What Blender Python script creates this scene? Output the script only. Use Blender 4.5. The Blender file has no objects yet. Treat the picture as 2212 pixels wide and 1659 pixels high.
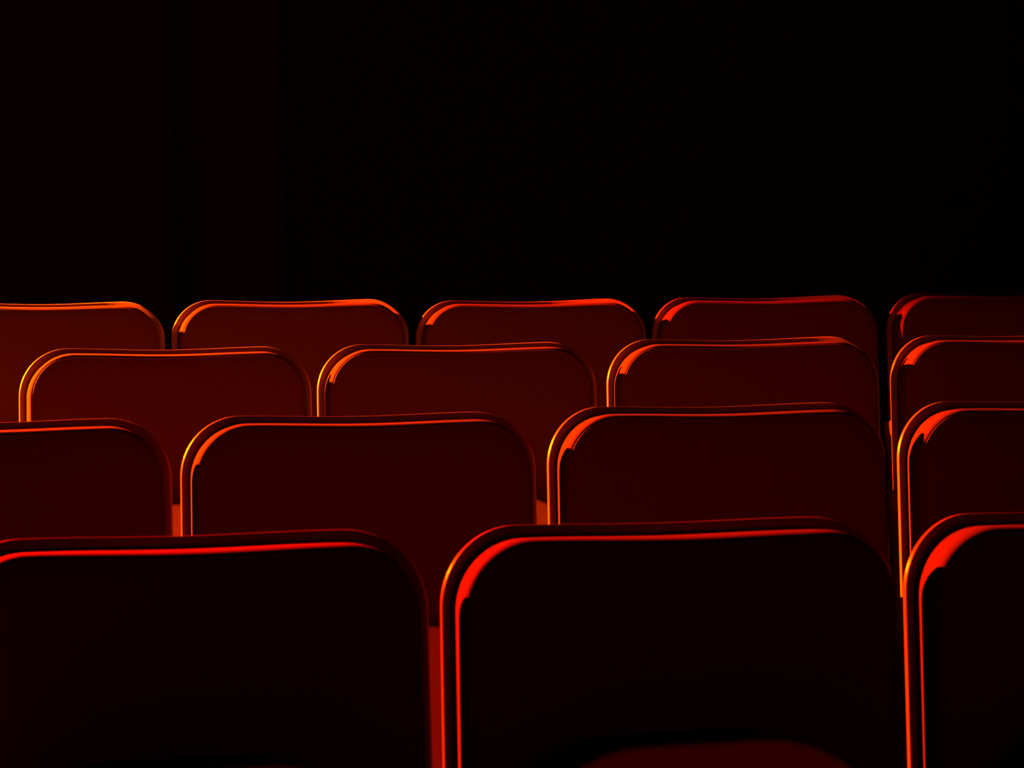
import bpy, math
from mathutils import Vector, Matrix
sc = bpy.context.scene
COL = sc.collection
pi = math.pi

# ------------------------------------------------------------------ materials
def mat(name, rgb, rough, spec=0.5, scale=400.0, bump=0.0, mott=0.0, sheen=0.0, metal=0.0):
    m = bpy.data.materials.new(name); m.use_nodes = True
    nt = m.node_tree; b = nt.nodes['Principled BSDF']
    b.inputs['Roughness'].default_value = rough
    b.inputs['Specular IOR Level'].default_value = spec
    b.inputs['Metallic'].default_value = metal
    if sheen: b.inputs['Sheen Weight'].default_value = sheen
    tc = nt.nodes.new('ShaderNodeTexCoord')
    n = nt.nodes.new('ShaderNodeTexNoise'); n.inputs['Scale'].default_value = scale
    n.inputs['Detail'].default_value = 3
    nt.links.new(tc.outputs['Object'], n.inputs['Vector'])
    mx = nt.nodes.new('ShaderNodeMix'); mx.data_type = 'RGBA'
    mx.inputs[6].default_value = (*[c * (1 - mott) for c in rgb], 1)
    mx.inputs[7].default_value = (*[min(1, c * (1 + mott)) for c in rgb], 1)
    nt.links.new(n.outputs['Fac'], mx.inputs[0]); nt.links.new(mx.outputs[2], b.inputs['Base Color'])
    if bump:
        bp = nt.nodes.new('ShaderNodeBump'); bp.inputs['Strength'].default_value = bump
        bp.inputs['Distance'].default_value = 0.0004
        nt.links.new(n.outputs['Fac'], bp.inputs['Height']); nt.links.new(bp.outputs['Normal'], b.inputs['Normal'])
    return m
M_shell = mat('lacquered_shell', (0.12, 0.10, 0.08), 0.35, 0.5, 60, 0.0, 0.1)
M_cloth = mat('woven_upholstery', (0.04, 0.016, 0.012), 0.9, 0.05, 900, 0.5, 0.15)
M_pipe = mat('piping_cord', (0.035, 0.009, 0.009), 0.8, 0.2, 700, 0.3, 0.1)
M_pan = mat('pale_pan_plastic', (0.24, 0.17, 0.14), 0.6, 0.3, 90, 0.0, 0.05)
M_steel = mat('painted_steel', (0.05, 0.05, 0.05), 0.5, 0.4, 80, 0.0, 0.1)
M_arm = mat('armrest_vinyl', (0.07, 0.055, 0.05), 0.7, 0.2, 300, 0.2, 0.1)
M_floor = mat('dark_carpet', (0.05, 0.045, 0.04), 1.0, 0.05, 300, 0.6, 0.3)
M_wall = mat('dark_wall_cloth', (0.05, 0.045, 0.04), 0.95, 0.05, 120, 0.2, 0.15)
M_panel = mat('acoustic_panel_cloth', (0.015, 0.012, 0.01), 0.95, 0.05, 150, 0.2, 0.15)
M_black = mat('black_paint', (0.01, 0.01, 0.01), 0.9, 0.05, 50, 0.0, 0.1)
M_tag = mat('black_tag_plastic', (0.01, 0.01, 0.01), 0.6, 0.2, 50, 0.0, 0.1)

# ------------------------------------------------------------------ mesh tools
def mesh(name, vs, fs, m, smooth=True, angle=50):
    me = bpy.data.meshes.new(name); me.from_pydata([tuple(v) for v in vs], [], fs); me.update()
    import bmesh
    bm = bmesh.new(); bm.from_mesh(me); bmesh.ops.remove_doubles(bm, verts=bm.verts, dist=1e-6)
    bmesh.ops.recalc_face_normals(bm, faces=bm.faces); bm.to_mesh(me); bm.free()
    if smooth:
        me.polygons.foreach_set('use_smooth', [True] * len(me.polygons))
        try: me.set_sharp_from_angle(angle=math.radians(angle))
        except Exception: pass
    me.materials.append(m)
    return me
def obj(name, me, parent=None):
    o = bpy.data.objects.new(name, me); COL.objects.link(o); o.parent = parent; return o
def box(x0, x1, y0, y1, z0, z1, bev=0.0, seg=3, name='box', m=None):
    import bmesh
    bm = bmesh.new(); bmesh.ops.create_cube(bm, size=1)
    for v in bm.verts:
        v.co = Vector(((x0 + x1) / 2 + v.co.x * (x1 - x0), (y0 + y1) / 2 + v.co.y * (y1 - y0), (z0 + z1) / 2 + v.co.z * (z1 - z0)))
    if bev: bmesh.ops.bevel(bm, geom=bm.edges[:], offset=bev, segments=seg, profile=0.5, affect='EDGES')
    me = bpy.data.meshes.new(name); bm.to_mesh(me); bm.free()
    if bev: me.polygons.foreach_set('use_smooth', [True] * len(me.polygons))
    me.materials.append(m); return me

# ------------------------------------------------------------------ seat back geometry
TOP = 0.98; BOT = 0.36
def sheet(x, a=1.0):                      # concave plan curve: wings come forward (-y)
    ax = abs(x); x0 = 0.20
    if ax < x0: return -a * x * x
    return -(a * x0 * x0 + 2 * a * x0 * 0.95 * (ax - x0))
def sheet_n(x, a=1.0):
    h = 1e-4; s = (sheet(x + h, a) - sheet(x - h, a)) / (2 * h)
    n = Vector((s, -1, 0)); return n.normalized()
def outline(hw, top, bot, r, rb=0.06, dip=0.0028, grow=0.006, n=14, ne=24):
    """closed outline (x, z) of the back, counter-clockwise from top centre"""
    pts = []
    def half(x, z): return (x * (1 + grow * (TOP - z) / 0.267 * 1.0), z)
    xe = hw - r
    for i in range(ne):                   # top edge, right to left
        t = i / ne; x = xe * (1 - 2 * t)
        pts.append(half(x, top - dip * (math.cos(pi * x / (2 * xe)) ** 2)))
    for i in range(n):
        a = pi / 2 + (pi / 2) * i / n
        pts.append(half(-xe + r * math.cos(a), top - r + r * math.sin(a)))
    m2 = 20
    for i in range(m2):
        t = i / m2; pts.append(half(-hw, (top - r) * (1 - t) + (bot + rb) * t))
    for i in range(n):
        a = pi + (pi / 2) * i / n
        pts.append(half(-hw + rb + rb * math.cos(a), bot + rb + rb * math.sin(a)))
    for i in range(ne):
        t = i / ne; pts.append(half((-hw + rb) * (1 - t) + (hw - rb) * t, bot))
    for i in range(n):
        a = 1.5 * pi + (pi / 2) * i / n
        pts.append(half(hw - rb + rb * math.cos(a), bot + rb + rb * math.sin(a)))
    for i in range(m2):
        t = i / m2; pts.append(half(hw, (bot + rb) * (1 - t) + (top - r) * t))
    for i in range(n):
        a = (pi / 2) * i / n
        pts.append(half(xe + r * math.cos(a), top - r + r * math.sin(a)))
    return pts
def place(x, z, off):
    p = Vector((x, sheet(x), z)) + sheet_n(x) * off
    return p
def inset(pts, d):                        # move outline inward by d along 2-D normals
    n = len(pts); out = []
    for i in range(n):
        a = Vector(pts[i - 1]); b = Vector(pts[(i + 1) % n]); t = (b - a).normalized()
        out.append((pts[i][0] - t.y * d, pts[i][1] + t.x * d))
    return out
def loft(rings, cap0, cap1, m, name, angle=50):
    vs = []; fs = []; n = len(rings[0])
    for r in rings: vs += r
    for k in range(len(rings) - 1):
        for i in range(n):
            j = (i + 1) % n
            fs.append((k * n + i, k * n + j, (k + 1) * n + j, (k + 1) * n + i))
    return mesh(name, vs, fs, m, True, angle)
def fill_rings(pts, off_fn, steps=14, place=place):    # rings shrinking to a centre line
    cx, cz = 0.0, (max(p[1] for p in pts) + min(p[1] for p in pts)) / 2
    rs = []
    for k in range(1, steps + 1):
        s = 1 - k / steps * 0.999
        rs.append([place(cx + (x - cx) * s, cz + (z - cz) * s, off_fn(cx + (x - cx) * s, cz + (z - cz) * s, s)) for x, z in pts])
    return rs

HW = 0.2635
def make_shell():
    o = outline(HW, TOP, BOT, 0.089)
    T = 0.0082; e = T / 2
    rings = []
    rf = 0.0022                           # edge fillet
    back = inset(o, rf)
    rings += list(reversed(fill_rings(back, lambda x, z, s: -T)))
    for i in range(0, 10):                # squared rim with small fillets
        a = -pi / 2 + (pi / 2) * (i % 5) / 4 + (pi / 2 if i >= 5 else 0)
        c = -T + rf if i < 5 else -rf
        ii = inset(o, rf - rf * math.cos(a))
        rings.append([place(x, z, c + rf * math.sin(a)) for x, z in ii])
    rings += fill_rings(back, lambda x, z, s: 0.0)
    return loft(rings, 0, 0, M_shell, 'backrest_shell')
def cush_t(x, z=0): return 0.103 - 0.68 * min(abs(x), 0.265) ** 2
def cplace(x, z, off):                     # the pad is built almost straight forward off the curved shell
    d = (sheet_n(x) * 0.15 + Vector((0, -0.85, 0))).normalized()
    top = max(0.0, min(1.0, (z - (TOP - 0.10)) / 0.08))
    return Vector((x, sheet(x), z)) + d * off + Vector((0, 0, 0.0022 * top * min(1, off / 0.06)))
RB = 0.007                                 # drop of the soft front roundover
def cushion_outline():
    return outline(HW - 0.0105, TOP - 0.0145, BOT + 0.02, 0.080)
def make_cushion():
    o = cushion_outline(); rings = []
    rings.append([cplace(x, z, 0.0005) for x, z in inset(o, 0.03)])
    for t in (0.0, 0.34, 0.67):
        rings.append([cplace(x, z, 0.0005 + t * cush_t(x) * 0.74) for x, z in inset(o, 0.001 * t)])
    for i in range(0, 11):
        a = pi / 2 * i / 10
        oo = inset(o, 0.001 + RB * (1 - math.cos(a)))
        rings.append([cplace(x, z, cush_t(x) * (0.74 + 0.26 * math.sin(a))) for x, z in oo])
    face = inset(o, 0.001 + RB + 0.0035)
    rings.append([cplace(x, z, cush_t(x) - 0.0012) for x, z in inset(o, 0.001 + RB + 0.001)])
    rings.append([cplace(x, z, cush_t(x) + 0.0006) for x, z in face])
    rings += fill_rings(inset(face, 0.002), lambda x, z, s: cush_t(x) + 0.0012, 16, cplace)
    return loft(rings, 0, 0, M_cloth, 'backrest_cushion', 80)
def tube_ring(path, r, m, name, seg=8):
    n = len(path); vs = []; fs = []
    for i in range(n):
        t = (path[(i + 1) % n] - path[i - 1]).normalized()
        nn = sheet_n(path[i].x); b = t.cross(nn).normalized()
        for k in range(seg):
            a = 2 * pi * k / seg
            vs.append(path[i] + nn * (r * math.cos(a)) + b * (r * math.sin(a)))
    for i in range(n):
        for k in range(seg):
            fs.append((i * seg + k, i * seg + (k + 1) % seg, ((i + 1) % n) * seg + (k + 1) % seg, ((i + 1) % n) * seg + k))
    return mesh(name, vs, fs, m, True, 180)
def make_piping():
    o = inset(cushion_outline(), 0.001 + RB + 0.0012)
    return tube_ring([cplace(x, z, cush_t(x)) for x, z in o], 0.0018, M_pipe, 'piping')
def rr(hw, z0, z1, r, n=10):
    p = []
    for (cx, cz, a0) in ((hw - r, z1 - r, 0), (-hw + r, z1 - r, pi / 2), (-hw + 0.05, z0 + 0.05, pi), (hw - 0.05, z0 + 0.05, 1.5 * pi)):
        R = r if cz > (z0 + z1) / 2 else 0.05
        for i in range(n + 1):
            a = a0 + pi / 2 * i / n; p.append((cx + R * math.cos(a), cz + R * math.sin(a)))
    return p
def make_seat_pad():                      # folded-up seat cushion standing in front of the back
    o = rr(0.210, 0.34, SEATTOP - 0.006, 0.145); rings = []
    def ring(d, y): return [Vector((x, y - 0.15 * (SEATTOP - z), z)) for x, z in inset(o, d)]
    def fill(d, y, rev):
        b = inset(o, d); cz = (0.34 + SEATTOP) / 2; rs = []
        for k in range(1, 11):
            s = 1 - k / 10 * 0.999
            rs.append([Vector((x * s, y - 0.15 * (SEATTOP - (cz + (z - cz) * s)), cz + (z - cz) * s)) for x, z in b])
        return rs[::-1] if rev else rs
    y0, y1, R = -0.125, -0.185, 0.02
    rings += fill(R, y0, True)
    for i in range(7):
        a = pi / 2 * i / 6; rings.append(ring(R * (1 - math.sin(a)), y0 - R * (1 - math.cos(a))))
    for i in range(7):
        a = pi / 2 * i / 6; rings.append(ring(R * (1 - math.cos(a)), y1 + R - R * math.sin(a)))
    rings += fill(R, y1, False)
    return loft(rings, 0, 0, M_cloth, 'seat_cushion', 80)
SEATTOP = 0.747
def make_seat_pan():
    o = rr(0.216, 0.335, SEATTOP, 0.15); rings = []
    def ring(d, y): return [Vector((x, y - 0.15 * (SEATTOP - z), z)) for x, z in inset(o, d)]
    def fill(d, y, rev):
        b = inset(o, d); cz = (0.335 + SEATTOP) / 2; rs = []
        for k in range(1, 7):
            s = 1 - k / 6 * 0.999
            rs.append([Vector((x * s, y - 0.15 * (SEATTOP - (cz + (z - cz) * s)), cz + (z - cz) * s)) for x, z in b])
        return rs[::-1] if rev else rs
    rings += fill(0, -0.186, True); rings.append(ring(0, -0.186)); rings.append(ring(0, -0.211))
    for i in range(1, 6):
        a = pi / 2 * i / 5; rings.append(ring(0.007 * (1 - math.cos(a)), -0.211 - 0.007 * math.sin(a)))
    rings += fill(0.007, -0.218, False)
    return loft(rings, 0, 0, M_pan, 'seat_pan', 40)
def make_armrest(x):
    return box(x - 0.0195, x + 0.0195, -0.36, -0.137, ARM - 0.045, ARM, 0.012, 4, 'armrest', M_arm)
ARM = TOP - 0.297
def make_stand(x):
    return box(x - 0.0115, x + 0.0115, -0.32, -0.088, 0.26, ARM - 0.003, 0.006, 2, 'side_panel', M_arm)
def make_leg(x):
    import bmesh
    bm = bmesh.new()
    for (a, b, c, d, e, f) in ((x - .015, x + .015, -.235, -.18, 0.012, .262), (x - .05, x + .05, -.34, -.11, 0, .014)):
        bmesh.ops.create_cube(bm, size=1)
        for v in bm.verts[-8:]:
            v.co = Vector(((a + b) / 2 + v.co.x * (b - a), (c + d) / 2 + v.co.y * (d - c), (e + f) / 2 + v.co.z * (f - e)))
    me = bpy.data.meshes.new('leg'); bm.to_mesh(me); bm.free(); me.materials.append(M_steel); return me
def make_bracket():
    return box(-0.2575, 0.235, -0.19, -0.162, 0.315, 0.35, 0.006, 2, 'seat_hinge_bar', M_steel)
def make_support():
    import bmesh
    bm = bmesh.new()
    for s in (-1, 1):
        bmesh.ops.create_cube(bm, size=1)
        for v in bm.verts[-8:]:
            v.co = Vector((s * 0.205 + v.co.x * .03, -0.0975 + v.co.y * .085, 0.3325 + v.co.z * .035 + 0.0))
    me = bpy.data.meshes.new('bracket'); bm.to_mesh(me); bm.free(); me.materials.append(M_steel); return me

ME = dict(shell=make_shell(), cush=make_cushion(), pipe=make_piping(), pad=make_seat_pad(), pan=make_seat_pan(),
          armL=make_armrest(-0.2745), stL=make_stand(-0.2745), legL=make_leg(-0.2745), bar=make_bracket())

EYE = 1.04
# row, number in row, x, y, height of top relative to the lens, turn
SEATS = [
(0,0,0.1140,2.4064,-0.0590,0.0350),(0,1,0.6631,2.4102,-0.0599,-0.0209),(0,2,1.2090,2.3834,-0.0613,-0.0766),
(1,0,-0.1319,3.2070,0.0939,0.0558),(1,1,0.4159,3.2223,0.0940,0.0),(1,2,0.9691,3.2070,0.0980,-0.0558),(1,3,1.5216,3.1609,0.0954,-0.1113),
(2,1,0.1654,4.0301,0.2474,0.0218),(2,2,0.7115,4.0268,0.2490,-0.0340),(2,3,1.2668,3.9927,0.2507,-0.0896),(2,4,1.8231,3.9279,0.2487,-0.1447),
(3,0,-0.0709,4.8337,0.4007,0.0427),(3,1,0.4789,4.8418,0.4026,-0.0132),(3,2,1.0292,4.8192,0.3970,-0.0689),(3,3,1.5718,4.7659,0.3963,-0.095),(3,4,2.1198,4.6819,0.3979,-0.170)]
LAB = {
(0,0):'front row theatre seat cut by the left picture edge, its face black',
(0,1):'whole theatre seat in the middle of the front row, red glow down its left corner',
(0,2):'front row theatre seat cut by the right picture edge, broad red left corner',
(1,0):'second row theatre seat cut by the left picture edge, above the leftmost front seat',
(1,1):'leftmost whole theatre seat of the second row, orange streak on its left corner',
(1,2):'whole second row theatre seat, second from its right, red wedge in its left corner',
(1,3):'second row theatre seat cut by the right picture edge, orange line down its left',
(2,1):'leftmost third row theatre seat, unbroken orange line down its left side',
(2,2):'third row theatre seat second from the left, short orange corner and dark red face',
(2,3):'third row theatre seat with a small black tag on its top rim',
(2,4):'third row theatre seat cut by the right picture edge, wide red wedge in its corner',
(3,0):'back row theatre seat cut by the left picture edge, reddest face of all',
(3,1):'leftmost whole theatre seat of the back row, orange hook of light at its left',
(3,2):'middle theatre seat of the back row, its top line bright along the whole width',
(3,3):'back row theatre seat second from the right, top line fading out towards the right',
(3,4):'dimmest back row theatre seat, cut by the right picture edge, top almost unlit'}
GRP = ['theatre seats in the front row', 'theatre seats in the second row', 'theatre seats in the third row', 'theatre seats in the back row']
def build_seat():
    r = bpy.data.objects.new('theatre_seat', None); COL.objects.link(r); r.empty_display_size = 0.1
    obj('backrest_shell', ME['shell'], r)
    c = obj('backrest_cushion', ME['cush'], r); obj('piping', ME['pipe'], c)
    p = obj('seat_cushion', ME['pad'], r); obj('seat_pan', ME['pan'], p)
    obj('hinge_bar', ME['bar'], r)
    obj('armrest', ME['armL'], r); obj('side_panel', ME['stL'], r); obj('leg', ME['legL'], r)
    return r
def copy_tree(o, parent=None):
    c = o.copy(); COL.objects.link(c); c.parent = parent
    for ch in list(o.children): copy_tree(ch, c)
    return c
proto = build_seat(); first = True
ROOT = {}
last = {0: 2, 1: 3, 2: 4, 3: 4}
for (k, n, x, y, z, a) in SEATS:
    o = proto if first else copy_tree(proto); first = False
    o.location = (x, y, EYE + z - TOP); o.rotation_euler = (0, 0, a)
    o['label'] = LAB[(k, n)]; o['category'] = 'seat'; o['group'] = GRP[k]
    ROOT[(k, n)] = o
    for ch in o.children:                 # folded cushions hang at slightly different heights
        if ch.name.startswith('seat_cushion'): ch.location.z = [0.0, -0.075, -0.055, -0.085][k]
        if (k, n) == (0, 1) and ch.name.startswith('seat_cushion'): ch.rotation_euler.y = -0.014; ch.location.z = 0.002
arm = make_armrest(0.2745); stn = make_stand(0.2745); leg = make_leg(0.2745)
for k, n in last.items():                 # row end: armrest on the far side too
    obj('armrest', arm, ROOT[(k, n)]); obj('side_panel', stn, ROOT[(k, n)]); obj('leg', leg, ROOT[(k, n)])
tg = obj('tag', box(-0.0045, 0.0045, -0.003, 0.004, TOP - 0.008, TOP + 0.001, 0.0008, 1, 'tag', M_tag), ROOT[(2, 3)])
tg.location = (-0.083, -0.002, -0.002); tg['label'] = 'small black tag clipped on the top rim'

# ------------------------------------------------------------------ room
def struct(name, me):
    o = obj(name, me); o['kind'] = 'structure'; return o
X0, X1, YB, YF, ZC, ZF = -3.0, 4.2, 9.0, -1.5, 4.2, -0.30
levels = [(0, EYE - 0.0600 - TOP), (1, EYE + 0.0955 - TOP), (2, EYE + 0.2490 - TOP), (3, EYE + 0.3990 - TOP)]
import bmesh
def stepped_floor():
    # long stepped floor; every riser runs a little behind the seats of the row before it
    prof = [(YF, levels[0][1] - 0.002)]
    ris = [2.72, 3.52, 4.33]
    for i, r in enumerate(ris):
        prof += [(r, levels[i][1] - 0.002), (r, levels[i + 1][1] - 0.002)]
    prof += [(YB, levels[3][1] - 0.002)]
    vs = []; fs = []
    for (y, z) in prof: vs += [(X0, y, z), (X1, y, z)]
    nb = len(vs); vs += [(X0, YF, ZF - .2), (X1, YF, ZF - .2), (X0, YB, ZF - .2), (X1, YB, ZF - .2)]
    n = len(prof)
    for i in range(n - 1): fs.append((2 * i, 2 * i + 1, 2 * i + 3, 2 * i + 2))
    fs.append((nb, nb + 1, 1, 0)); fs.append((2 * n - 2, 2 * n - 1, nb + 3, nb + 2)); fs.append((nb, nb + 2, nb + 3, nb + 1))
    return mesh('floor', vs, fs, M_floor, False)
struct('floor', stepped_floor())
struct('ceiling', box(X0 - .1, X1 + .1, YF - .1, YB + .1, ZC, ZC + .15, name='ceiling', m=M_black))
struct('wall_left', box(X0 - .15, X0, YF - .1, YB + .1, ZF - .2, ZC, name='wall_left', m=M_wall))
struct('wall_right', box(X1, X1 + .15, YF - .1, YB + .1, ZF - .2, ZC, name='wall_right', m=M_black))
struct('wall_back', box(X0, X1, YB, YB + .15, ZF - .2, ZC, name='wall_back', m=M_black))
struct('wall_front', box(X0, X1, YF - .15, YF, ZF - .2, ZC, name='wall_front', m=M_black))

struct('trim_1', box(-2.9, 0.42, YB - .06, YB - .001, ZF - .2, ZC - .3, .01, 1, name='trim_1', m=M_panel))
struct('trim_2', box(0.50, 0.88, YB - .06, YB - .001, ZF - .2, ZC - .3, .01, 1, name='trim_2', m=M_panel))
# ------------------------------------------------------------------ camera
cd = bpy.data.cameras.new('camera'); cam = bpy.data.objects.new('camera', cd); COL.objects.link(cam)
yaw, pit, rol, f = 0.2023, 0.0415, -0.0239, 4608.9
cy, sy, cp, sp = math.cos(yaw), math.sin(yaw), math.cos(pit), math.sin(pit)
fw = Vector((sy * cp, cy * cp, sp)); rt = Vector((cy, -sy, 0)); up = rt.cross(fw)
cr, sr = math.cos(rol), math.sin(rol)
r2 = cr * rt + sr * up; u2 = -sr * rt + cr * up
m = Matrix.Identity(4)
for i in range(3):
    m[i][0] = r2[i]; m[i][1] = u2[i]; m[i][2] = -fw[i]
m[0][3], m[1][3], m[2][3] = 0, 0, EYE
cam.matrix_world = m
cd.sensor_width = 36; cd.lens = f / 2212 * 36
cd.dof.use_dof = True; cd.dof.focus_distance = 4.3; cd.dof.aperture_fstop = 13
sc.camera = cam

# ------------------------------------------------------------------ light
def area(name, loc, target, sx, syy, power, color, spread=180):
    l = bpy.data.lights.new(name, 'AREA'); l.shape = 'RECTANGLE'; l.size = sx; l.size_y = syy
    l.energy = power; l.color = color; l.spread = math.radians(spread)
    o = bpy.data.objects.new(name, l); COL.objects.link(o); o.location = loc
    o.rotation_euler = (Vector(target) - Vector(loc)).to_track_quat('-Z', 'Y').to_euler(); return o
def spot(name, loc, az, el, half, blend, power, color, rad):
    l = bpy.data.lights.new(name, 'SPOT'); l.energy = power; l.color = color
    l.spot_size = math.radians(2 * half); l.spot_blend = blend; l.shadow_soft_size = rad
    o = bpy.data.objects.new(name, l); COL.objects.link(o); o.location = loc
    az, el = math.radians(az), math.radians(el)
    d = Vector((math.cos(el) * math.cos(az), math.cos(el) * math.sin(az), math.sin(el)))
    o.rotation_euler = d.to_track_quat('-Z', 'Y').to_euler(); return o
LP = (-1.95, 5.4, EYE - .06 + 1.58)
spot('red_spotlight', LP, -38, -39, 33.3, 0.14, 5000, (1, 0.004, 0.0), 0.035)
spot('added_amber_tint', LP, -27, -43, 31, 1.0, 2900, (1, 0.22, 0.0), 0.035)  # added lamp at the red lamp's position, turns the hottest edges orange

area('added_front_fill', (1.0, -0.9, 0.8), (0.9, 2.4, 0.8), 1.2, 0.05, 1.0, (1, 0.004, 0))  # added weak red fill to lift the seat pans, no actual stage lamp
w = bpy.data.worlds.new('world'); sc.world = w; w.use_nodes = True
w.node_tree.nodes['Background'].inputs[0].default_value = (0, 0, 0, 1)
w.node_tree.nodes['Background'].inputs[1].default_value = 0
sc.view_settings.view_transform = 'Standard'; sc.view_settings.look = 'None'
sc.view_settings.exposure = 2.2; sc.view_settings.gamma = 1; sc.view_settings.use_curve_mapping = False
